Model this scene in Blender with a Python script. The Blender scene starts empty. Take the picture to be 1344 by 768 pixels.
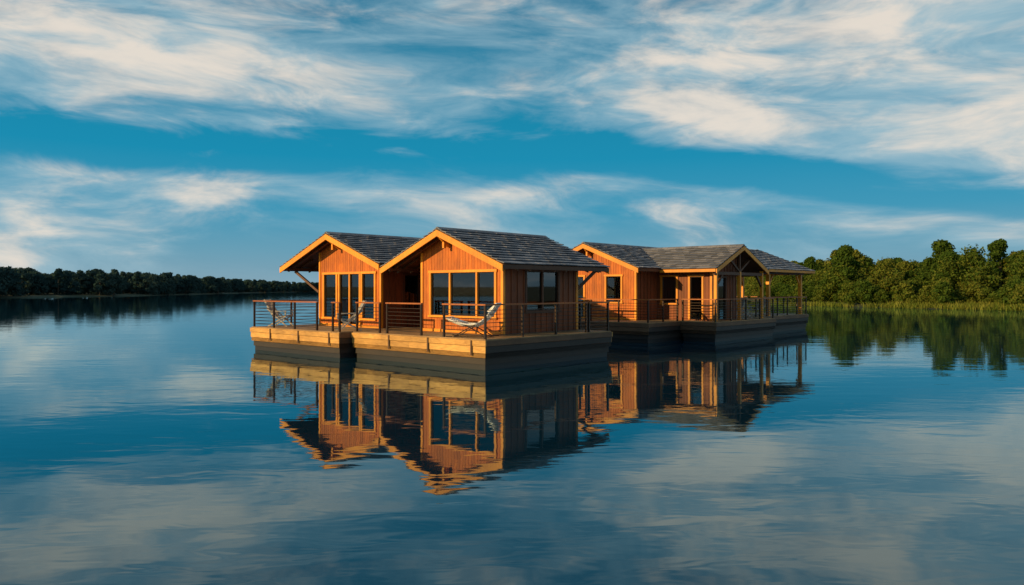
import bpy, math, random
import numpy as np
from mathutils import Vector, Matrix
random.seed(7); rng=np.random.default_rng(11)
scene=bpy.context.scene
STR=0.1
# ------------------------------------------------------------------ node helpers
class NT:
    def __init__(s,tree): s.t=tree; s.n=tree.nodes; s.l=tree.links
    def new(s,typ,**kw):
        n=s.n.new(typ)
        for k,v in kw.items(): setattr(n,k,v)
        return n
    def set(s,sock,val):
        if isinstance(val,bpy.types.NodeSocket): s.l.new(val,sock)
        else: sock.default_value=val
    def math(s,op,a,b=None,c=None,clamp=False):
        n=s.new('ShaderNodeMath',operation=op,use_clamp=clamp)
        s.set(n.inputs[0],a)
        if b is not None: s.set(n.inputs[1],b)
        if c is not None: s.set(n.inputs[2],c)
        return n.outputs[0]
    def mix(s,f,a,b,blend='MIX'):
        n=s.new('ShaderNodeMix',data_type='RGBA',blend_type=blend)
        s.set(n.inputs[0],f); s.set(n.inputs[6],a); s.set(n.inputs[7],b)
        return n.outputs[2]
    def ramp(s,f,stops,interp='LINEAR'):
        n=s.new('ShaderNodeValToRGB'); n.color_ramp.interpolation=interp
        el=n.color_ramp.elements
        while len(el)>1: el.remove(el[0])
        el[0].position=stops[0][0]; el[0].color=c4(stops[0][1])
        for p,c in stops[1:]:
            e=el.new(p); e.color=c4(c)
        s.set(n.inputs[0],f); return n.outputs[0]
    def noise(s,vec,scale,detail=4,rough=.55,dist=0.0):
        n=s.new('ShaderNodeTexNoise'); 
        if vec is not None: s.set(n.inputs['Vector'],vec)
        n.inputs['Scale'].default_value=scale; n.inputs['Detail'].default_value=detail
        n.inputs['Roughness'].default_value=rough; n.inputs['Distortion'].default_value=dist
        return n
    def maprange(s,v,a,b,c=0.,d=1.,smooth=False):
        n=s.new('ShaderNodeMapRange',interpolation_type='SMOOTHSTEP' if smooth else 'LINEAR')
        s.set(n.inputs[0],v)
        for i,x in enumerate((a,b,c,d)): n.inputs[i+1].default_value=x
        return n.outputs[0]
def c4(c):
    if isinstance(c,(int,float)): return (c,c,c,1)
    return tuple(c)+((1,) if len(c)==3 else ())
def newmat(name):
    m=bpy.data.materials.new(name); m.use_nodes=True
    t=NT(m.node_tree); b=m.node_tree.nodes['Principled BSDF']
    return m,t,b
def mapping(t,scale):
    tc=t.new('ShaderNodeTexCoord'); mp=t.new('ShaderNodeMapping')
    mp.inputs['Scale'].default_value=scale
    t.l.new(tc.outputs['Object'],mp.inputs[0]); return mp.outputs[0]
def wood(name,c1,c2,rough=.6,scale=(7,7,1.2),var=.35,bump=.15):
    m,t,b=newmat(name)
    v=mapping(t,scale)
    n=t.noise(v,2.2,5,.65,.6)
    col=t.mix(t.maprange(n.outputs[0],.3,.7),c4(c1),c4(c2))
    big=t.noise(mapping(t,(1,1,1)),.9,2)
    geo=t.new('ShaderNodeNewGeometry')
    r=t.math('ADD',t.math('MULTIPLY',geo.outputs['Random Per Island'],var),1-var*.5)
    r=t.math('MULTIPLY',r,t.maprange(big.outputs[0],.3,.7,.78,1.14))
    col=t.mix(1.0,col,r,'MULTIPLY')
    t.set(b.inputs['Base Color'],col); b.inputs['Roughness'].default_value=rough
    bp=t.new('ShaderNodeBump'); bp.inputs['Strength'].default_value=bump; bp.inputs['Distance'].default_value=.02
    t.l.new(n.outputs[0],bp.inputs['Height']); t.l.new(bp.outputs[0],b.inputs['Normal'])
    return m
M={}
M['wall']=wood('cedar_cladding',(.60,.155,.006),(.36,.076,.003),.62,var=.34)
M['wall_shaded']=wood('shade_darkened_board_and_batten',(.24,.06,.013),(.135,.033,.008),.65)  # brown boards, colour darkened to stand in for shade on sides and wings
M['trim']=wood('cedar_trim',(.86,.33,.018),(.70,.23,.010),.5,var=.2)
M['deck']=wood('deck_planks',(.36,.22,.10),(.24,.14,.06),.65,(1.2,7,7))
M['fascia']=wood('pine_fascia',(.62,.34,.09),(.38,.18,.04),.6,(1.5,1.5,7),var=.5)
M['fascia_dark']=wood('shade_brown_fascia',(.16,.08,.038),(.09,.046,.022),.65,(1.5,1.5,7),var=.4)  # brown fascia, shade put into the colour for deck sides and rear decks
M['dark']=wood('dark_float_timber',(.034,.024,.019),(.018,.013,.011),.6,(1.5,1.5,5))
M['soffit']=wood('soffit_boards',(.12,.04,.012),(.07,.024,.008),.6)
M['rail']=wood('rail_wood',(.42,.12,.018),(.25,.065,.01),.5)
def plain(name,c,rough=.5,metal=0,var=0.):
    m,t,b=newmat(name)
    n=t.noise(mapping(t,(1,1,1)),6,4)
    col=t.mix(t.maprange(n.outputs[0],.3,.7),c4([x*.8 for x in c]),c4([x*1.15 for x in c]))
    t.set(b.inputs['Base Color'],col); b.inputs['Roughness'].default_value=rough; b.inputs['Metallic'].default_value=metal
    return m
M['metal']=plain('dark_metal',(.045,.028,.02),.4,.6)
M['rope']=plain('white_rope',(.80,.78,.74),.8)
M['curtain']=plain('linen_curtain',(.5,.45,.38),.9)
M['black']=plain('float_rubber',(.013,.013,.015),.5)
M['teak']=wood('grey_teak',(.48,.44,.39),(.33,.30,.26),.7)
m,t,b=newmat('slate_shingles')
geo=t.new('ShaderNodeNewGeometry')
n=t.noise(mapping(t,(1,1,1)),3,4,.6)
f=t.math('ADD',t.math('MULTIPLY',geo.outputs['Random Per Island'],.6),t.math('MULTIPLY',n.outputs[0],.4))
t.set(b.inputs['Base Color'],t.ramp(f,[(.1,(.075,.077,.094)),(.5,(.14,.142,.165)),(.9,(.25,.24,.26))]))
b.inputs['Roughness'].default_value=.55
M['tile']=m
m,t,b=newmat('window_glass')
m.node_tree.nodes.remove(b)
out=m.node_tree.nodes['Material Output']
fr=t.new('ShaderNodeFresnel'); fr.inputs[0].default_value=1.9
tr=t.new('ShaderNodeBsdfTransparent'); tr.inputs[0].default_value=(.55,.6,.6,1)
gl=t.new('ShaderNodeBsdfGlossy'); gl.inputs['Roughness'].default_value=.02; gl.inputs[0].default_value=(.9,.95,1,1)
mx=t.new('ShaderNodeMixShader')
t.l.new(fr.outputs[0],mx.inputs[0]); t.l.new(tr.outputs[0],mx.inputs[1]); t.l.new(gl.outputs[0],mx.inputs[2]); t.l.new(mx.outputs[0],out.inputs[0])
M['glass']=m
# ------------------------------------------------------------------ builder
C0=Vector((-.77,22,0)); ANG=math.atan2(.744,.668)
def empty(name):
    e=bpy.data.objects.new(name,None); scene.collection.objects.link(e)
    e.location=C0; e.rotation_euler=(0,0,ANG); e.empty_display_size=.5
    return e
class B:
    def __init__(s): s.v=[];s.f=[];s.mi=[];s.mats=[]
    def mid(s,m):
        if m not in s.mats: s.mats.append(m)
        return s.mats.index(m)
    def hexa(s,p,mat):
        o=len(s.v); s.v+= [tuple(q) for q in p]; k=s.mid(mat)
        for f in ((3,2,1,0),(4,5,6,7),(0,1,5,4),(1,2,6,5),(2,3,7,6),(3,0,4,7)):
            s.f.append(tuple(o+i for i in f)); s.mi.append(k)
    def para(s,p,a,b,c,mat):
        p=Vector(p);a=Vector(a);b=Vector(b);c=Vector(c)
        s.hexa([p,p+a,p+a+b,p+b,p+c,p+a+c,p+a+b+c,p+b+c],mat)
    def box(s,u0,u1,v0,v1,z0,z1,mat):
        s.para((u0,v0,z0),(u1-u0,0,0),(0,v1-v0,0),(0,0,z1-z0),mat)
    def beam(s,p,q,w,h,mat,side=None):
        p=Vector(p);q=Vector(q);d=(q-p)
        up=Vector((0,0,1))
        if side is None:
            side=d.cross(up)
            if side.length<1e-4: side=Vector((1,0,0))
        side=Vector(side).normalized(); nn=side.cross(d).normalized()
        s.para(p-side*w/2-nn*h/2,d,side*w,nn*h,mat)
    def tube(s,p,q,r0,r1,mat,n=8):
        p=Vector(p);q=Vector(q);d=(q-p).normalized()
        a=d.orthogonal().normalized(); b=d.cross(a); o=len(s.v);k=s.mid(mat)
        for c,r in((p,r0),(q,r1)):
            for i in range(n):
                th=2*math.pi*i/n; s.v.append(tuple(c+a*math.cos(th)*r+b*math.sin(th)*r))
        for i in range(n):
            j=(i+1)%n; s.f.append((o+i,o+j,o+n+j,o+n+i)); s.mi.append(k)
        s.f.append(tuple(o+i for i in range(n))[::-1]); s.mi.append(k)
        s.f.append(tuple(o+n+i for i in range(n))); s.mi.append(k)
    def done(s,name,parent=None):
        me=bpy.data.meshes.new(name); me.from_pydata(s.v,[],s.f)
        for m in s.mats: me.materials.append(M[m])
        me.polygons.foreach_set('material_index',s.mi)
        me.update()
        import bmesh
        bm=bmesh.new(); bm.from_mesh(me); bmesh.ops.recalc_face_normals(bm,faces=bm.faces); bm.to_mesh(me); bm.free()
        o=bpy.data.objects.new(name,me); scene.collection.objects.link(o)
        if parent: o.parent=parent
        return o
DZ=.9
def wall(bd,O,tv,nv,L,z0,ztop,openings=(),bw=.3,mat='wall_shaded',batten=True):
    cuts=set([0,L]); k=0
    while k*bw<L: cuts.add(round(k*bw,4)); k+=1
    joints=[j for j in sorted(cuts)]
    for o in openings: cuts.add(o[0]); cuts.add(o[1])
    cuts=sorted(c for c in cuts if 0<=c<=L)
    O=Vector((O[0],O[1],0)); T=Vector((tv[0],tv[1],0)); N=Vector((nv[0],nv[1],0))
    def slab(a0,a1,pad=0):
        mid=(a0+a1)/2; ops=sorted([o for o in openings if o[0]-pad<mid<o[1]+pad],key=lambda o:o[2])
        zs=z0; 
        for o in ops:
            if o[2]>zs+.01: yield (zs,o[2],False)
            zs=o[3]
        yield (zs,None,True)
    def put(a0,a1,d0,d1,g=0.,pad=0):
        for (za,zb,top) in slab(a0,a1,pad):
            zA=ztop(a0) if top else zb; zB=ztop(a1) if top else zb
            if min(zA,zB)<=za+.01: continue
            p=[O+T*(a0+g)+N*d0,O+T*(a1-g)+N*d0,O+T*(a1-g)+N*d1,O+T*(a0+g)+N*d1]
            q=[Vector((x.x,x.y,za)) for x in p]+[Vector((p[0].x,p[0].y,zA)),Vector((p[1].x,p[1].y,zB)),Vector((p[2].x,p[2].y,zB)),Vector((p[3].x,p[3].y,zA))]
            bd.hexa(q,mat)
    for a0,a1 in zip(cuts[:-1],cuts[1:]):
        if a1-a0<.005: continue
        if batten: put(a0,a1,-.1,0,.0015)
        else:
            put(a0,a1,-.1,-.021,.0005); put(a0,a1,-.02,0,.005)
    if batten:
        for j in joints[1:-1]: put(j-.022,j+.022,.001,.026,0,.08)
def window(bd,gb,O,tv,nv,o,mull=(),fw=.07,rails=(),mat='trim',sill=True):
    O=Vector((O[0],O[1],0)); T=Vector((tv[0],tv[1],0)); N=Vector((nv[0],nv[1],0)); Z=Vector((0,0,1))
    a0,a1,z0,z1=o
    def bx(b0,b1,d0,d1,za,zb,m,bb): bb.para(O+T*b0+N*d0+Z*za,T*(b1-b0),N*(d1-d0),Z*(zb-za),m)
    bx(a0-fw,a0+.02,-.07,.045,z0-.002,z1,mat,bd); bx(a1-.02,a1+fw,-.07,.045,z0-.002,z1,mat,bd)
    bx(a0-fw-.03,a1+fw+.03,-.07,.055,z1,z1+fw*1.2,mat,bd)
    if sill: bx(a0-fw-.03,a1+fw+.03,-.07,.075,z0-fw-.002,z0-.002,mat,bd)
    for mm in mull: bx(mm-.035,mm+.035,-.065,.035,z0,z1,mat,bd)
    edges=[a0+.02]+sorted(mull)+[a1-.02]
    for i,(e0,e1) in enumerate(zip(edges[:-1],edges[1:])):
        p0=e0+(.035 if i>0 else 0); p1=e1-(.035 if i<len(edges)-2 else 0)
        s=.03
        bx(p0,p0+s,-.05,-.01,z0,z1,'metal',bd); bx(p1-s,p1,-.05,-.01,z0,z1,'metal',bd)
        bx(p0+s,p1-s,-.05,-.01,z0,z0+s,'metal',bd); bx(p0+s,p1-s,-.05,-.01,z1-s,z1,'metal',bd)
        bx(p0+s,p1-s,-.035,-.027,z0+s,z1-s,'glass',gb)
def curtain(bd,O,tv,nv,a0,a1,z0,z1,depth=.35):
    O=Vector((O[0],O[1],0)); T=Vector((tv[0],tv[1],0)); N=Vector((nv[0],nv[1],0)); Z=Vector((0,0,1))
    n=max(4,int((a1-a0)/.06)); 
    for i in range(n):
        w=(a1-a0)/n; d=-depth-(.04 if i%2 else 0)
        d2=-depth-(0 if i%2 else .04)
        p=[O+T*(a0+i*w)+N*d,O+T*(a0+(i+1)*w)+N*d2]
        bd.hexa([p[0]+Z*z0,p[1]+Z*z0,p[1]+N*-.01+Z*z0,p[0]+N*-.01+Z*z0,p[0]+Z*z1,p[1]+Z*z1,p[1]+N*-.01+Z*z1,p[0]+N*-.01+Z*z1],'curtain')
def slope(bd,E0,E1,R0,R1,tile=.34,expo=.25,thick=.10):
    E0,E1,R0,R1=map(Vector,(E0,E1,R0,R1))
    A=(E1-E0).normalized(); up=((R0-E0)-A*((R0-E0).dot(A))).normalized()
    N=A.cross(up); 
    if N.z<0: N=-N
    H=(R0-E0).dot(up)
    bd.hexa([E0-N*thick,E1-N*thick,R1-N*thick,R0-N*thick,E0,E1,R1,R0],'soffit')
    rows=int(math.ceil(H/expo)); L0=0; L1=(E1-E0).length
    r0=(R0-E0).dot(A); r1=(R1-E0).dot(A)
    for r in range(rows):
        h0=r*expo-(.05 if r==0 else 0); h1=min(H,(r+1)*expo+.03); f=min(1,(r*expo)/H); f1=min(1,h1/H)
        a=r0*f-.03; bnd=L1+(r1-L1)*f+.03
        x=a-(tile*.5 if r%2 else 0)-random.random()*.03
        while x<bnd:
            x0=max(x,a); x1=min(x+tile-.008,bnd)
            if x1-x0>.03:
                j=random.uniform(-.008,.008); lift=.068+random.uniform(-.008,.008)
                P=lambda xx,hh,nn:E0+A*xx+up*hh+N*nn
                ta=max(x0,r0*f1-.03); tb=min(x1,L1+(r1-L1)*f1+.03)
                if tb<ta: tb=ta=(ta+tb)/2
                bd.hexa([P(x0,h0+j,.004+lift-.03),P(x1,h0+j,.004+lift-.03),P(tb,h1,.004),P(ta,h1,.004),
                         P(x0,h0+j,.004+lift),P(x1,h0+j,.004+lift),P(tb,h1,.022),P(ta,h1,.022)],'tile')
            x+=tile
def gable_u(bd,tb,u0,u1,va,vb,ze,zr,rake0=True,rake1=True):
    vm=(va+vb)/2
    slope(bd,(u0,va,ze),(u1,va,ze),(u0,vm,zr),(u1,vm,zr))
    slope(bd,(u0,vb,ze),(u1,vb,ze),(u0,vm,zr),(u1,vm,zr))
    x=u0-.03
    while x<u1:
        for s in(-1,1):
            a=vm+s*.13; c=vm+s*.001; e=min(x+.33,u1+.03)
            bd.hexa([(x,a,zr-.02),(e,a,zr-.02),(e,c,zr+.045),(x,c,zr+.045),(x,a,zr+.012),(e,a,zr+.012),(e,c,zr+.085),(x,c,zr+.085)],'tile')
        x+=.34
    for (u,on,s) in((u0,rake0,-1),(u1,rake1,1)):
        if not on: continue
        for (v,sg) in((va,1),(vb,-1)):
            uo=u-.045 if s<0 else u+.003
            a=Vector((uo,v-sg*.02,ze-.23)); b=Vector((uo,vm,zr-.23+.0))
            tb.hexa([a,a+Vector((.042,0,0)),b+Vector((.042,0,0)),b,
                     a+Vector((0,0,.21)),a+Vector((.042,0,.21)),b+Vector((.042,0,.21)),b+Vector((0,0,.21))],'trim')
            uo2=u+.25 if s<0 else u-.35
            a=Vector((uo2,v+sg*.12,ze-.22+.04)); b=Vector((uo2,vm,zr-.22))
            tb.hexa([a,a+Vector((.08,0,0)),b+Vector((.08,0,0)),b,
                     a+Vector((0,0,.115)),a+Vector((.08,0,.115)),b+Vector((.08,0,.115)),b+Vector((0,0,.115))],'soffit')
    for v,s in((va,-1),(vb,1)):
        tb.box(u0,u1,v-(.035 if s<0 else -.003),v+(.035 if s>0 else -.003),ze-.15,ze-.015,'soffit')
    x=u0+.7
    k=(zr-ze)/(vm-va)
    while x<u1-.3:
        for v,sg in((va,1),(vb,-1)):
            a=Vector((x,v+sg*.02,ze-.2)); b=Vector((x,v+sg*1.2,ze-.2+1.18*k))
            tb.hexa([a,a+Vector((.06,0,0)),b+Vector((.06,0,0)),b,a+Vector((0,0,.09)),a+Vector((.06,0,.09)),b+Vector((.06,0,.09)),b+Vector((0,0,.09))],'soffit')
        x+=.62
def railing(bd,p,q,gap=1.5,h=1.0,endposts=(True,True),z=DZ):
    p=Vector((p[0],p[1],z));q=Vector((q[0],q[1],z)); d=q-p; n=max(1,round(d.length/gap)); D=d.normalized(); S=Vector((-D.y,D.x,0))
    for i in range(n+1):
        if (i==0 and not endposts[0]) or (i==n and not endposts[1]): continue
        c=p+d*i/n
        bd.para(c-D*.03-S*.03,D*.06,S*.06,Vector((0,0,h-.02)),'metal')
    bd.para(p-D*.04-S*.05+Vector((0,0,h-.02)),d+D*.08,S*.1,Vector((0,0,.045)),'rail')
    for i in range(7):
        zz=.1+i*.122
        bd.para(p-S*.009+Vector((0,0,zz)),d,S*.018,Vector((0,0,.018)),'metal')
def deck(par,u0,u1,v0,v1,fm='fascia'):
    b=B(); x=u0
    while x<u1-.01:
        w=min(.14,u1-x); b.box(x+.003,x+w-.003,v0,v1,DZ-.035,DZ,'deck'); x+=.14
    b.done('deck_planks',par)
    b=B()
    zz=[(.70,DZ-.037,.022),(.50,.688,0),(.36,.49,-.02)]
    for i,(a,c,o) in enumerate(zz):
        k=v0-.02-o
        while k<v1+.02+o-.01:
            e=min(k+random.uniform(2.2,3.4),v1+.02+o)
            if v1+.02+o-e<.5: e=v1+.02+o
            b.box(u0-.02-o,u0,k,e-.004,a,c,fm); k=e
        b.box(u1,u1+.02+o,v0-.02-o,v1+.02+o,a,c,fm)
        b.box(u0+.001,u1-.001,v0-.02-o,v0,a,c,'fascia_dark' if i==0 else 'dark'); b.box(u0+.001,u1-.001,v1,v1+.02+o,a,c,'deck')  # near side boards take darker colours as painted shade, unlike the sunlit front
    if fm=='fascia':
        for v in np.arange(v0+.5,v1-.3,1.9):
            b.box(u0-.072,u0-.043,v,v+.05,.42,.86,'fascia_dark')
    b.done('edge_boards',par)
    b=B()
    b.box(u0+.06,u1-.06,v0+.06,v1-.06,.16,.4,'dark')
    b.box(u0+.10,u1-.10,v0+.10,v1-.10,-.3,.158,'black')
    b.done('floats',par)
def brace(bd,p,q,w=.09): bd.beam(p,q,w,w,'soffit')
def roofz(va,vb,ze,zr,off=.12):
    vm=(va+vb)/2;k=(zr-ze)/(vm-va)
    return lambda v: zr-abs(v-vm)*k-off
def cabin(name,u0,u1,v0,v1,roof,front_ops,side_ops,curt=()):
    par=empty(name); ru0,ru1,rva,rvb,ze,zr=roof; rz=roofz(rva,rvb,ze,zr)
    w=B(); g=B(); fr=B()
    z0=DZ+.003
    fo=[(a-v0,b-v0,c,d) for a,b,c,d,_,_ in front_ops]
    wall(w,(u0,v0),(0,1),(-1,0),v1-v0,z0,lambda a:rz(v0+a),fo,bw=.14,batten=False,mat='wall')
    for (a,b,c,d,mull,sill) in front_ops:
        window(fr,g,(u0,v0),(0,1),(-1,0),(a-v0,b-v0,c,d),[m-v0 for m in mull],sill=sill)
    for (a,b,c,d) in curt: curtain(fr,(u0,v0),(0,1),(-1,0),a-v0,b-v0,c,d)
    so=[(a-u0,b-u0,c,d) for a,b,c,d,_ in side_ops]
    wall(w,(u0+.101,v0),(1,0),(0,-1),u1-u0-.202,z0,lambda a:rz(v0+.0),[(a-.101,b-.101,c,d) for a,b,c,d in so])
    for (a,b,c,d,mull) in side_ops:
        window(fr,g,(u0,v0),(1,0),(0,-1),(a-u0,b-u0,c,d),[m-u0 for m in mull],mat='soffit')
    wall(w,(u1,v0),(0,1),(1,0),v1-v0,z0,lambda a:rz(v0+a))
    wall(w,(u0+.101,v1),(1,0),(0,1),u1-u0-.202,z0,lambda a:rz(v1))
    for (cu,cv) in((u0,v0),(u0,v1),(u1,v0),(u1,v1)):
        su=-1 if cu==u0 else 1; sv=-1 if cv==v0 else 1
        h=rz(cv)-.02
        w.box(min(cu+su*.031,cu-su*.07),max(cu+su*.031,cu-su*.07),min(cv+sv*.031,cv-sv*.07),max(cv+sv*.031,cv-sv*.07),z0,h,'trim')
    w.box(u0-.034,u0-.004,v0+.08,v1-.08,z0,z0+.1,'trim')
    w.done('walls',par); g.done('window_glass',par)
    vm=(rva+rvb)/2
    fr.beam((ru0+.3,vm,zr-.2),(ru0+.3,vm,zr-.62),.09,.09,'trim',(0,1,0))
    fr.beam((ru0+.06,vm,zr-.23),(u0-.03,vm,zr-.56),.08,.08,'trim',(0,1,0))
    for vv in(rva+.35,rvb-.35):
        fr.beam((ru0+.05,vv,rz(vv)-.1),(u0+.3 if v0<vv<v1 else ru1-.1,vv,rz(vv)-.1),.09,.09,'soffit')
    r=B()
    gable_u(r,fr,ru0,ru1,rva,rvb,ze,zr)
    r.done('roof',par); fr.done('frames_and_trim',par)
    return par
A_roof=(1.4,7.04,.6,6.53,3.14,4.36)
A=cabin('floating_cabin',1.95,5.83,1.1,4.97,A_roof,
  [(1.43,4.49,1.47,2.92,[2.26,3.53],True)],[(3.06,4.74,1.65,2.95,[3.9])],curt=[(1.5,1.75,1.3,2.95),(4.2,4.45,1.3,2.95)])
w=B(); g=B(); fr=B(); rz=roofz(*A_roof[2:])
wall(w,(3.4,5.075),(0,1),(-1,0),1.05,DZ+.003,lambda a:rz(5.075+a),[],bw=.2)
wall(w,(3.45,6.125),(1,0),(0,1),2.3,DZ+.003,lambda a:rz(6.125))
w.box(3.36,3.45,6.1,6.2,DZ+.003,rz(6.2),'trim')
brace(fr,(5.9,1.15,2.35),(6.8,1.0,3.02)); brace(fr,(5.9,1.15,2.35),(6.4,.75,2.98))
w.done('wing_walls',A); fr.done('wing_trim',A)
DA=empty('floating_deck'); deck(DA,0,6.35,0,6.33)
b=B()
railing(b,(.08,.08),(.08,1.83)); railing(b,(.08,2.87),(.08,4.56)); railing(b,(.08,4.95),(.08,6.2))
railing(b,(.08,.08),(5.0,.08),1.6,endposts=(False,True)); railing(b,(5.15,.08),(6.27,.08),1.1); railing(b,(6.27,.08),(6.27,2.5),endposts=(False,True))
b.done('railing',DA)
B_roof=(1.36,6.8,6.62,13.15,3.27,4.52)
Bc=cabin('floating_cabin',2.0,5.9,7.31,11.27,B_roof,
  [(7.67,8.44,1.25,2.95,[],True),(8.6,9.9,DZ+.04,2.95,[9.25],False),(10.1,10.96,1.25,2.95,[],True)],[(3.1,4.6,1.6,2.9,[3.85])],
  curt=[(9.45,9.85,DZ+.03,2.95),(8.2,8.42,1.2,2.95),(10.15,10.4,1.2,2.95)])
fr=B()
brace(fr,(2.0,11.32,2.25),(1.8,12.75,3.1)); brace(fr,(5.8,11.32,2.25),(5.9,12.75,3.1)); 
fr.done('braces',Bc)
DB=empty('floating_deck'); deck(DB,-.5,6.2,6.42,12.2)
b=B()
railing(b,(-.42,12.12),(-.42,7.85)); railing(b,(-.42,12.12),(6.1,12.12),endposts=(False,True))
railing(b,(6.12,12.12),(6.12,6.5),endposts=(False,True))
railing(b,(-.42,6.9),(-.42,6.5),.5)
b.done('railing',DB)
C_roof=(13.9,21.4,3.7,9.9,3.34,4.58)
Cc=cabin('floating_cabin',14.5,20.8,4.2,9.4,C_roof,
  [(5.01,5.885,1.75,2.98,[],True),(7.2,8.6,DZ+.04,2.98,[7.9],False)],[])
w=B(); g=B(); fr=B()
rzD=lambda u: 4.44-abs(u-18.6)*(4.44-3.3)/2.8-.12
T=(0,1);N=(-1,0)
wall(w,(16.4,1.35),T,N,2.848,DZ+.003,lambda a:rzD(16.4),[(.45,1.1,DZ+.04,2.95),(1.79,2.6,1.7,2.95)],bw=.14,batten=False,mat='wall_shaded')
window(fr,g,(16.4,1.35),T,N,(.45,1.1,DZ+.04,2.95),[],sill=False); window(fr,g,(16.4,1.35),T,N,(1.79,2.6,1.7,2.95),[])
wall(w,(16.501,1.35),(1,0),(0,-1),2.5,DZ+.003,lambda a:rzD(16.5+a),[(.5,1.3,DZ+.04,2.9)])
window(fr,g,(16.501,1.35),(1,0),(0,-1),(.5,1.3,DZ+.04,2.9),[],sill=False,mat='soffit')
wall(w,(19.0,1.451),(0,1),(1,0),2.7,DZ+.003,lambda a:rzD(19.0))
w.box(16.33,16.43,1.28,1.38,DZ+.003,rzD(16.4)-.05,'trim')
w.done('wing_walls',Cc); g.done('wing_glass',Cc)
r=B()
slope(r,(15.8,.8,3.3),(15.8,5.9,3.3),(18.6,.8,4.44),(18.6,6.3,4.44))
slope(r,(21.39,.8,3.3),(21.39,5.9,3.3),(18.6,.8,4.44),(18.6,6.3,4.44))
y=.78
while y<6.3:
    for s in(-1,1):
        r.hexa([(18.6+s*.13,y,4.42),(18.6+s*.13,y+.33,4.42),(18.6+s*.001,y+.33,4.48),(18.6+s*.001,y,4.48),
                (18.6+s*.13,y,4.45),(18.6+s*.13,y+.33,4.45),(18.6+s*.001,y+.33,4.52),(18.6+s*.001,y,4.52)],'tile')
    y+=.34
r.done('wing_roof',Cc)
for (u,sg) in((15.8,1),(21.39,-1)):
    a=Vector((u-sg*.02,.755,3.09)); bb=Vector((18.6,.755,4.23)); dv=Vector((0,.042,0)); up=Vector((0,0,.19))
    fr.hexa([a,a+dv,bb+dv,bb,a+up,a+dv+up,bb+dv+up,bb+up],'trim')
fr.box(15.76,15.8,.82,3.7,3.15,3.285,'trim')
for u in(16.2,18.6,21.1):
    fr.box(u-.07,u+.07,.95,1.09,DZ,rzD(u)-.02 if u!=18.6 else 3.2,'trim')
fr.box(16.0,21.2,.96,1.08,3.03,3.17,'soffit'); fr.box(21.04,21.16,1.1,4.2,3.0,3.12,'soffit')
fr.box(21.03,21.17,3.9,4.04,DZ,3.0,'trim')
fr.box(18.55,18.65,.97,1.07,3.18,4.25,'soffit')
for a,c in(((18.6,1.02,3.2),(17.4,1.02,3.85)),((18.6,1.02,3.2),(19.8,1.02,3.85)),((16.25,1.02,2.5),(16.8,1.02,3.03)),((21.05,1.02,2.5),(20.5,1.02,3.03))): brace(fr,a,c)
fr.done('wing_trim',Cc)
DC=empty('floating_deck'); deck(DC,12.7,22.2,2.4,10.2,'fascia_dark')
b=B()
railing(b,(12.78,2.48),(12.78,10.1)); railing(b,(12.78,2.48),(15.3,2.48),endposts=(False,True)); b.done('railing',DC)
DD=empty('floating_deck'); deck(DD,15.4,21.8,.6,2.37,'fascia_dark')
b=B()
railing(b,(15.48,.68),(15.48,2.3)); railing(b,(15.48,.68),(21.7,.68),endposts=(False,True)); b.done('railing',DD)
E=empty('floating_pavilion')
r=B(); fr=B()
r0=(25.3,3.9);r1=(27.0,3.9); ze,zr=3.42,4.66
slope(r,(22.8,1.5,ze),(29.5,1.5,ze),(r0[0],r0[1],zr),(r1[0],r1[1],zr))
slope(r,(22.8,6.3,ze),(29.5,6.3,ze),(r0[0],r0[1],zr),(r1[0],r1[1],zr))
slope(r,(22.8,1.5,ze),(22.8,6.3,ze),(r0[0],r0[1],zr),(r0[0],r0[1]+.001,zr))
slope(r,(29.5,1.5,ze),(29.5,6.3,ze),(r1[0],r1[1],zr),(r1[0],r1[1]+.001,zr))
r.done('roof',E)
for (u,v) in((24.4,2.1),(28.9,2.1),(24.4,5.7),(28.9,5.7)):
    fr.box(u-.09,u+.09,v-.09,v+.09,DZ,3.2,'trim')
    fr.beam((u,v,2.5),(u+(.6 if u<26 else -.6),v,3.15),.09,.09,'trim')
fr.box(23,29.3,2.02,2.18,3.2,3.36,'soffit'); fr.box(23,29.3,5.62,5.78,3.2,3.36,'trim')
fr.box(24.33,24.47,2.19,5.61,3.2,3.34,'trim'); fr.box(28.83,28.97,2.19,5.61,3.2,3.34,'trim')
for (u0,u1,v0,v1) in((22.76,22.8,1.46,6.34),(29.5,29.54,1.46,6.34),(22.8,29.5,1.46,1.5),(22.8,29.5,6.3,6.34)): fr.box(u0,u1,v0,v1,ze-.13,ze+.0,'trim')
fr.done('posts_and_beams',E)
DE=empty('floating_deck'); deck(DE,22.5,29.6,1.9,7.5,'fascia_dark')
b=B(); railing(b,(22.6,1.98),(29.5,1.98)); railing(b,(29.5,1.98),(29.5,7.4),endposts=(False,True)); b.done('railing',DE)
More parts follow.
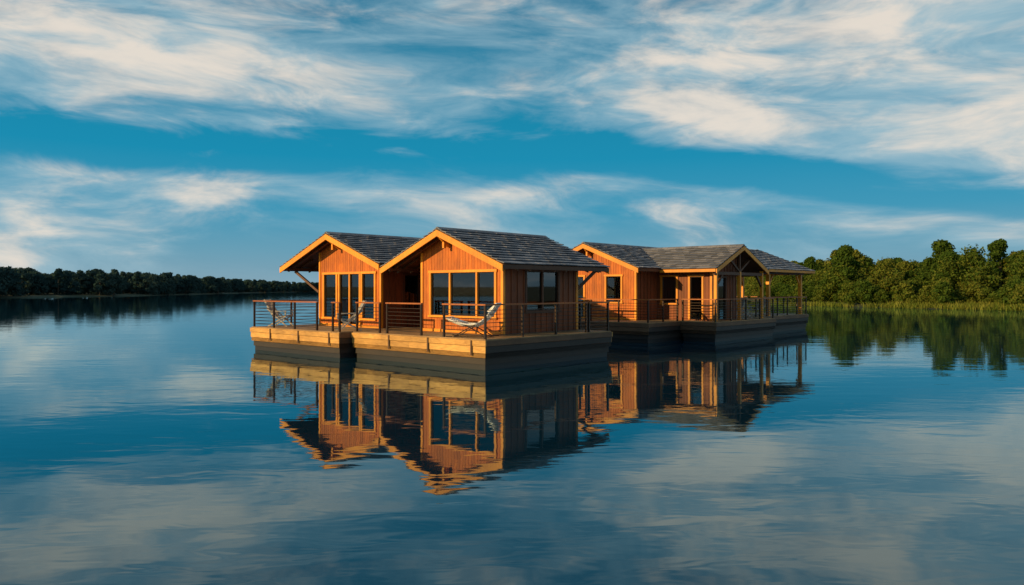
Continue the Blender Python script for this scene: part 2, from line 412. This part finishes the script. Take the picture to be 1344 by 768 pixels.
# ================================================================== CHAIRS
def place(o,u,v,rot):
    o.location=C0+Matrix.Rotation(ANG,3,'Z')@Vector((u,v,DZ)); o.rotation_euler=(0,0,rot)
def slat_chair(u,v,rot):
    par=bpy.data.objects.new('deck_chair',None); scene.collection.objects.link(par); place(par,u,v,rot)
    b=B()
    for s in(-.3,.3):
        b.beam((.42,s,0),(-.42,s,.72),.03,.05,'teak',(0,1,0))
        b.beam((-.38,s*.9,0),(.38,s*.9,.42),.03,.05,'teak',(0,1,0))
        b.beam((-.12,s*.85,.3),(-.55,s*.85,1.05),.03,.05,'teak',(0,1,0))
        b.beam((-.3,s*1.05,.6),(.4,s*1.05,.6),.06,.025,'teak',(0,1,0))
        b.beam((.36,s*1.05,.38),(.36,s*1.05,.59),.03,.05,'teak',(0,1,0))
    b.done('frame',par); b=B()
    for i in range(7):
        x=-.12+i*.085; z=.32+i*.018
        b.para((x,-.29,z),(.065,0,.012),(0,.58,0),(0,0,.018),'teak')
    for i in range(7):
        y=-.27+i*.081
        b.para((-.16,y,.38),(-.36,0,.66),(0,.06,0),(.016,0,.009),'teak')
    b.done('slats',par)
slat_chair(.45,11.7,math.radians(-8)); slat_chair(.35,7.0,math.radians(200)); slat_chair(19.6,1.75,math.radians(190)); slat_chair(20.7,1.9,math.radians(10)); slat_chair(25.6,3.2,math.radians(200))
def lounger(u,v,rot):
    par=bpy.data.objects.new('hammock_chair',None); scene.collection.objects.link(par); place(par,u,v,rot)
    prof=[]
    for i in range(25):
        s=i/24; x=-.80+1.55*s
        z=.40+.64*((.5-s)/.5)**2*(1 if s<.5 else .32)-(.02)
        prof.append((x,z))
    b=B()
    W=.36
    for k in range(15):
        y=-W+2*W*k/14
        for (p,q) in zip(prof[:-1],prof[1:]):
            sag=.09*(1-(y/W)**2)
            b.beam((p[0],y,p[1]-sag),(q[0],y,q[1]-sag),.036,.018,'rope',(0,1,0))
    for i,(x,z) in enumerate(prof):
        for k in range(6):
            ya=-W+2*W*k/6; yb=-W+2*W*(k+1)/6
            b.beam((x,ya,z-.09*(1-(ya/W)**2)),(x,yb,z-.09*(1-(yb/W)**2)),.03,.016,'rope')
    b.beam((prof[0][0],-W-.04,prof[0][1]),(prof[0][0],W+.04,prof[0][1]),.04,.04,'rope'); b.beam((prof[-1][0],-W-.04,prof[-1][1]),(prof[-1][0],W+.04,prof[-1][1]),.04,.04,'rope')
    b.para((-.82,-.27,.95),(.26,0,-.23),(0,.54,0),(.06,0,.07),'rope')
    b.done('net_sling',par); b=B()
    for s in(-1,1):
        y=s*(W+.03)
        for (p,q) in zip(prof[:-1],prof[1:]): b.tube((p[0],y,p[1]),(q[0],y,q[1]),.026,.026,'rope',6)
        b.tube((-.55,y,0),(.25,y,.42),.018,.018,'metal',6); b.tube((.55,y,0),(-.4,y,.52),.018,.018,'metal',6)
        b.tube((-.75,y,.012),(.75,y,.012),.014,.014,'metal',6)
    for x in(-.55,.55): b.tube((x,-W-.03,.012),(x,W+.03,.012),.014,.014,'metal',6)
    b.done('cradle',par)
lounger(.85,1.35,math.radians(180-10))
# ================================================================== TERRAIN
lake=[(-420,-300),(-260,20),(-165,150),(-143,213),(-139,290),(-165,450),(-200,700),(-120,900),(60,900),(75,500),(66,260),(50,150),(41,110),(49,96),(57,84),(72,60),(120,30),(400,-300)]
LP=np.array(lake,float)
def sdist(x,y):
    x=np.asarray(x,float);y=np.asarray(y,float)
    d=np.full(x.shape,1e9); ins=np.zeros(x.shape,bool)
    for i in range(len(LP)):
        a=LP[i];c=LP[(i+1)%len(LP)]; e=c-a
        t=np.clip(((x-a[0])*e[0]+(y-a[1])*e[1])/(e@e),0,1)
        d=np.minimum(d,np.hypot(x-a[0]-t*e[0],y-a[1]-t*e[1]))
        cond=((a[1]>y)!=(c[1]>y)); 
        with np.errstate(divide='ignore',invalid='ignore'):
            xi=a[0]+(y-a[1])*(e[0])/(e[1] if e[1]!=0 else 1e-9)
        ins^=cond&(x<xi)
    s=np.where(ins,-d,d)
    return s+1.6*np.sin(x*.31+y*.17)+1.0*np.sin(y*.53-x*.2)
def gz(x,y):
    s=sdist(x,y)
    h=np.where(s<0,np.maximum(s*.15,-3),np.minimum(s*.12,.5)+np.clip(s-8,0,500)*.009)
    return h+np.where(s>3,.12*np.sin(x*.4)*np.cos(y*.37),0)
n=380; tt=np.linspace(-1,1,n); ax=60*np.sinh(5.4*tt)
gx,gy=np.meshgrid(ax,ax+60)
vz=gz(gx,gy)
verts=np.stack([gx.ravel(),gy.ravel(),vz.ravel()],1)
idx=np.arange(n*n).reshape(n,n)
faces=np.stack([idx[:-1,:-1].ravel(),idx[:-1,1:].ravel(),idx[1:,1:].ravel(),idx[1:,:-1].ravel()],1)
me=bpy.data.meshes.new('ground'); me.from_pydata(verts.tolist(),[],faces.tolist()); 
me.polygons.foreach_set('use_smooth',[True]*len(faces))
m,t,b=newmat('meadow_ground')
v=mapping(t,(1,1,1)); n1=t.noise(v,.25,6,.6); n2=t.noise(v,3,5,.6)
col=t.mix(t.maprange(n1.outputs[0],.35,.65),(.03,.048,.018,1),(.06,.075,.025,1)); col=t.mix(t.maprange(n2.outputs[0],.3,.7),col,(.03,.036,.02,1))
t.set(b.inputs['Base Color'],col); b.inputs['Roughness'].default_value=.95
me.materials.append(m); o=bpy.data.objects.new('ground',me); scene.collection.objects.link(o)
# ================================================================== WATER
me=bpy.data.meshes.new('lake_water'); S=14000
me.from_pydata([(-S,-S,0),(S,-S,0),(S,S,0),(-S,S,0)],[],[(0,1,2,3)])
m,t,b=newmat('calm_lake_water'); m.node_tree.nodes.remove(b); out=m.node_tree.nodes['Material Output']
tc=t.new('ShaderNodeTexCoord')
def mp(sc,rot=0):
    k=t.new('ShaderNodeMapping'); k.inputs['Scale'].default_value=sc; k.inputs['Rotation'].default_value=(0,0,rot); t.l.new(tc.outputs['Object'],k.inputs[0]); return k.outputs[0]
w1=t.noise(mp((.35,.9,1),.1),.55,2,.5,.3); w2=t.noise(mp((.7,1.6,1),-.15),1.5,2,.5,.4); w3=t.noise(mp((1,1.5,1)),6.5,1,.5)
patch=t.noise(mp((.016,.05,1),.1),1.0,2,.5)
pm=t.maprange(patch.outputs[0],.44,.60,.08,1.5)
h=t.math('ADD',t.math('MULTIPLY',w1.outputs[0],.95),t.math('MULTIPLY',w2.outputs[0],.30))
h=t.math('ADD',h,t.math('MULTIPLY',t.math('MULTIPLY',w3.outputs[0],pm),.04))
bp=t.new('ShaderNodeBump'); bp.inputs['Strength'].default_value=1; bp.inputs['Distance'].default_value=.009
t.l.new(h,bp.inputs['Height'])
fr=t.new('ShaderNodeFresnel'); fr.inputs[0].default_value=1.75; t.l.new(bp.outputs[0],fr.inputs[1])
gl=t.new('ShaderNodeBsdfGlossy'); gl.inputs['Roughness'].default_value=.022; gl.inputs[0].default_value=(.76,.95,1,1); t.l.new(bp.outputs[0],gl.inputs['Normal'])
df=t.new('ShaderNodeBsdfDiffuse'); df.inputs[0].default_value=(.002,.022,.042,1)
mx=t.new('ShaderNodeMixShader'); t.l.new(t.math('ADD',t.math('MULTIPLY',fr.outputs[0],.94),.03),mx.inputs[0]); t.l.new(df.outputs[0],mx.inputs[1]); t.l.new(gl.outputs[0],mx.inputs[2]); t.l.new(mx.outputs[0],out.inputs[0])
me.materials.append(m); o=bpy.data.objects.new('lake_water',me); scene.collection.objects.link(o)
# ================================================================== VEGETATION
def leafmat(name,cols,trans=.35,hue=.0):
    m,t,b=newmat(name); m.node_tree.nodes.remove(b); out=m.node_tree.nodes['Material Output']
    geo=t.new('ShaderNodeNewGeometry'); oi=t.new('ShaderNodeObjectInfo')
    f=t.math('ADD',t.math('MULTIPLY',geo.outputs['Random Per Island'],.45),t.math('MULTIPLY',oi.outputs['Random'],.55))
    col=t.ramp(f,cols)
    d=t.new('ShaderNodeBsdfDiffuse'); tr=t.new('ShaderNodeBsdfTranslucent'); mx=t.new('ShaderNodeMixShader'); mx.inputs[0].default_value=trans
    t.set(d.inputs[0],col); t.set(tr.inputs[0],col); t.l.new(d.outputs[0],mx.inputs[1]); t.l.new(tr.outputs[0],mx.inputs[2]); t.l.new(mx.outputs[0],out.inputs[0])
    return m
M['leaf']=leafmat('leaves',[(.1,(.032,.068,.012)),(.5,(.078,.125,.020)),(.9,(.19,.19,.032))])
M['leaf_far']=leafmat('haze_tinted_far_leaves',[(.1,(.026,.054,.056)),(.5,(.036,.070,.066)),(.9,(.054,.084,.070))],.2)  # blue haze of distance mixed into the leaf colour
M['reed']=leafmat('reeds',[(.1,(.09,.14,.02)),(.5,(.18,.21,.035)),(.9,(.28,.27,.055))])
M['bark']=wood('bark',(.10,.075,.05),(.05,.04,.03),.9)
def treemesh(name,H,W,nl,ls,leaf,trunk=True,seed=0,low=.12,ncl=13):
    r=np.random.default_rng(seed); b=B()
    lean=r.uniform(-.3,.3,2)
    if trunk:
        top=Vector((lean[0],lean[1],H*.62)); b.tube((0,0,-.4),tuple(top*.5),.035*H*.6,.02*H,'bark',7); b.tube(tuple(top*.5),tuple(top),.02*H,.008*H,'bark',6)
    cl=[]
    for i in range(ncl):
        z=H*(low+.1+(.82-low)*((i+.5)/ncl)) ; env=math.sin(math.pi*min(1,max(.08,(z/H-low+.14)/(1.08-low)))**.8)
        a=i*2.4+r.uniform(-.5,.5); rad=W*.5*env*r.uniform(.3,.95)
        c=(lean[0]*.5+math.cos(a)*rad,lean[1]*.5+math.sin(a)*rad,z*r.uniform(.95,1.04)); cr=W*r.uniform(.13,.25)
        cl.append((c,cr))
        if trunk and i%2==0:
            b.tube((lean[0]*.3,lean[1]*.3,z*.55),(c[0],c[1],c[2]-.1),.008*H,.003*H,'bark',5)
    cl.append(((lean[0],lean[1],H*.88),W*.15))
    V=[];k=b.mid(leaf)
    per=nl//len(cl); o=len(b.v)
    for (c,cr) in cl:
        d=r.normal(size=(per,3)); d/=np.linalg.norm(d,axis=1)[:,None]
        rr=cr*r.uniform(.25,1.2,per)**.55
        P=np.array(c)+d*rr[:,None]*np.array([1,1,.75])
        a=r.normal(size=(per,3)); a/=np.linalg.norm(a,axis=1)[:,None]
        nn=d+r.normal(size=(per,3))*.6
        bb=np.cross(nn,a); bb/=np.linalg.norm(bb,axis=1)[:,None]; a=np.cross(bb,nn); a/=np.linalg.norm(a,axis=1)[:,None]
        s=(ls*r.uniform(.6,1.3,per))[:,None]
        q=np.stack([P-a*s,P-bb*s*.6,P+a*s,P+bb*s*.6],1).reshape(-1,3)
        V.append(q)
    V=np.concatenate(V); V[:,2]=np.maximum(V[:,2],.02)
    b.v+=[tuple(x) for x in V.tolist()]
    for i in range(len(V)//4): b.f.append((o+4*i,o+4*i+1,o+4*i+2,o+4*i+3)); b.mi.append(k)
    me=bpy.data.meshes.new(name); me.from_pydata(b.v,[],b.f)
    for mm in b.mats: me.materials.append(M[mm])
    me.polygons.foreach_set('material_index',b.mi); me.update(); return me
near=[treemesh('tree_crown',6.6,5.2+.5*i,4200,.18,'leaf',seed=i) for i in range(4)]
near+=[treemesh('tree_crown_tall',7.8,4.4,4400,.18,'leaf',seed=31,low=.15)]
bush=[treemesh('bush_crown',2.4,3.2,1600,.13,'leaf',trunk=False,seed=50+i,low=0,ncl=8) for i in range(3)]
far=[treemesh('far_tree',8.6,8+i,1700,.42,'leaf_far',seed=80+i,low=.0) for i in range(3)]+[treemesh('far_tree',9.4,6,1500,.38,'leaf_far',seed=90,low=.0)]
def reedmesh(seed):
    r=np.random.default_rng(seed); b=B(); k=b.mid('reed')
    for i in range(90):
        x,y=r.normal(0,.55,2); h=r.uniform(.2,.62); lx,ly=r.normal(0,.22,2); w=.028; a=r.uniform(0,6.28); dx,dy=math.cos(a)*w,math.sin(a)*w
        o=len(b.v); b.v+=[(x-dx,y-dy,-.1),(x+dx,y+dy,-.1),(x+lx*.4+dx,y+ly*.4+dy,h*.6),(x+lx*.4-dx,y+ly*.4-dy,h*.6),(x+lx,y+ly,h)]
        b.f+=[(o,o+1,o+2,o+3),(o+3,o+2,o+4)]; b.mi+=[k,k]
    me=bpy.data.meshes.new('reed_tuft'); me.from_pydata(b.v,[],b.f); me.materials.append(M['reed']); me.update(); return me
reeds=[reedmesh(i) for i in range(4)]
def scatter(name,child,meshes,cnt,xr,yr,sr,sc,test=None,zoff=0):
    par=bpy.data.objects.new(name,None); scene.collection.objects.link(par)
    x=rng.uniform(*xr,cnt*1); y=rng.uniform(*yr,cnt*1); s=sdist(x,y); z=gz(x,y)
    ok=(s>sr[0])&(s<sr[1])
    if test is not None: ok&=test(x,y,s)
    c=0
    for i in np.nonzero(ok)[0]:
        o=bpy.data.objects.new(child,random.choice(meshes)); o.parent=par
        o.location=(x[i],y[i],z[i]+zoff); k=random.uniform(*sc); o.scale=(k*random.uniform(.9,1.15),k*random.uniform(.9,1.15),k); o.rotation_euler=(random.uniform(-.05,.05),random.uniform(-.05,.05),random.uniform(0,6.28))
        scene.collection.objects.link(o); c+=1
    print(name,c)
view=lambda x,y,s:(np.abs(x)/np.maximum(y,1)<.9)
nearR=lambda x,y,s:view(x,y,s)&((s>7)|(y>100))
scatter('riverside_trees','tree',near,1900,(36,170),(55,330),(4.5,36),(.6,1.22),nearR)
scatter('riverside_bushes','bush',bush,5200,(36,120),(55,230),(1.2,9),(.4,1.3),lambda x,y,s:view(x,y,s)&((y>100)|(s>2.6)))
scatter('shore_reeds','reed_tuft',reeds,11000,(36,100),(55,140),(-.1,4.5),(.45,1.3),lambda x,y,s:view(x,y,s)&((y<101)|(s<1.2)))
scatter('distant_forest','far_tree',far,8000,(-420,-120),(120,1050),(1.5,34),(.78,1.05),view)
scatter('distant_forest','far_tree',far,1800,(-230,140),(850,1000),(3,50),(1.0,1.4),view)
# ================================================================== WORLD
W=bpy.data.worlds.new('World'); scene.world=W; W.use_nodes=True; W.node_tree.nodes.clear(); t=NT(W.node_tree)
EL=math.radians(17.5); sx,sy=-.87,-.5; L=math.hypot(sx,sy); Sd=Vector((sx/L*math.cos(EL),sy/L*math.cos(EL),math.sin(EL)))
sky=t.new('ShaderNodeTexSky',sky_type='NISHITA'); sky.sun_disc=False; sky.sun_elevation=EL; sky.sun_rotation=math.atan2(sx,sy)%(2*math.pi)
tc=t.new('ShaderNodeTexCoord'); sp=t.new('ShaderNodeSeparateXYZ'); t.l.new(tc.outputs['Generated'],sp.inputs[0]); X,Y,Z=sp.outputs
H=t.math('MAXIMUM',t.math('SQRT',t.math('ADD',t.math('MULTIPLY',X,X),t.math('MULTIPLY',Y,Y))),.05)
e=t.math('DIVIDE',Z,H); ux=t.math('DIVIDE',X,H); uy=t.math('DIVIDE',Y,H)
az=t.math('ARCTAN2',X,Y)
cb=t.new('ShaderNodeCombineXYZ'); t.set(cb.inputs[0],t.math('MULTIPLY',ux,2.0)); t.set(cb.inputs[1],t.math('MULTIPLY',uy,2.0))
t.set(cb.inputs[2],t.math('MULTIPLY',t.math('ADD',e,t.math('MULTIPLY',ux,.05)),7.0)); vec=cb.outputs[0]
wn=t.noise(vec,1.3,2,.5)
va=t.new('ShaderNodeVectorMath',operation='MULTIPLY_ADD'); t.l.new(wn.outputs['Color'],va.inputs[0]); va.inputs[1].default_value=(.7,.7,.5); t.l.new(vec,va.inputs[2])
n1=t.noise(va.outputs[0],1.25,6,.56,.15); n2=t.noise(va.outputs[0],3.6,7,.62,.3)
azr=t.math('MAXIMUM',t.math('SUBTRACT',az,.12),0.)
ee=t.math('ADD',e,t.math('MULTIPLY',azr,.14))
ee=t.math('ADD',ee,t.math('MULTIPLY',t.math('SUBTRACT',n1.outputs[0],.5),.10))
bias=t.ramp(t.math('MULTIPLY',ee,2.0),[(0,.38),(.12,.41),(.19,.42),(.235,.56),(.27,.58),(.30,.26),(.325,.10),(.365,.12),(.405,.54),(.47,.70),(.62,.66),(.74,.56),(1,.48)])
bias=t.math('ADD',bias,t.math('MINIMUM',t.math('MULTIPLY',azr,.10),.05))
dn=t.math('ADD',t.math('MULTIPLY',n1.outputs[0],.75),t.math('MULTIPLY',n2.outputs[0],.50))
dens=t.math('ADD',t.math('SUBTRACT',dn,.63),t.math('MULTIPLY',t.math('SUBTRACT',bias,.42),.58))
cl=t.maprange(dens,-.12,.27,0,1,True)
base=t.ramp(t.math('MULTIPLY',e,2.0),[(0,(2.3,3.7,4.6)),(.10,(1.3,3.4,4.7)),(.2,(.4,3.0,4.7)),(.34,(.03,2.6,4.4)),(.5,(.03,2.3,3.9)),(.8,(.06,1.6,2.9)),(1,(.08,1.15,2.2))])
skyc=t.mix(.035,base,sky.outputs[0])
n3=t.noise(va.outputs[0],2.4,5,.6,.2)
tone=t.maprange(t.math('ADD',t.math('MULTIPLY',n3.outputs[0],1.1),t.math('MULTIPLY',dens,.7)),.52,.82,0,1,True)
ccol=t.mix(tone,(3.5,5.2,6.0,1),(8.7,7.7,6.6,1))
col=t.mix(t.math('MULTIPLY',cl,.88),skyc,ccol)
bg=t.new('ShaderNodeBackground'); t.l.new(col,bg.inputs[0]); bg.inputs[1].default_value=STR
wo=t.new('ShaderNodeOutputWorld'); t.l.new(bg.outputs[0],wo.inputs[0])
W.cycles.sampling_method='MANUAL'; W.cycles.sample_map_resolution=256
# sun
ld=bpy.data.lights.new('sun','SUN'); ld.energy=5.0; ld.angle=math.radians(.5); ld.color=(1,.68,.29)
lo=bpy.data.objects.new('sun',ld); scene.collection.objects.link(lo); lo.rotation_euler=(-Sd).to_track_quat('-Z','Y').to_euler(); lo.location=(-30,-20,30)
# camera
cd=bpy.data.cameras.new('camera'); cd.sensor_width=36; cd.lens=36*1000/1344; cd.clip_end=30000; cd.clip_start=.1
cd.shift_y=-4/1344
co=bpy.data.objects.new('camera',cd); scene.collection.objects.link(co); co.location=(0,0,2.35); co.rotation_euler=(math.radians(90),0,0)
scene.camera=co
scene.view_settings.view_transform='Standard'; scene.view_settings.look='None'; scene.view_settings.exposure=0
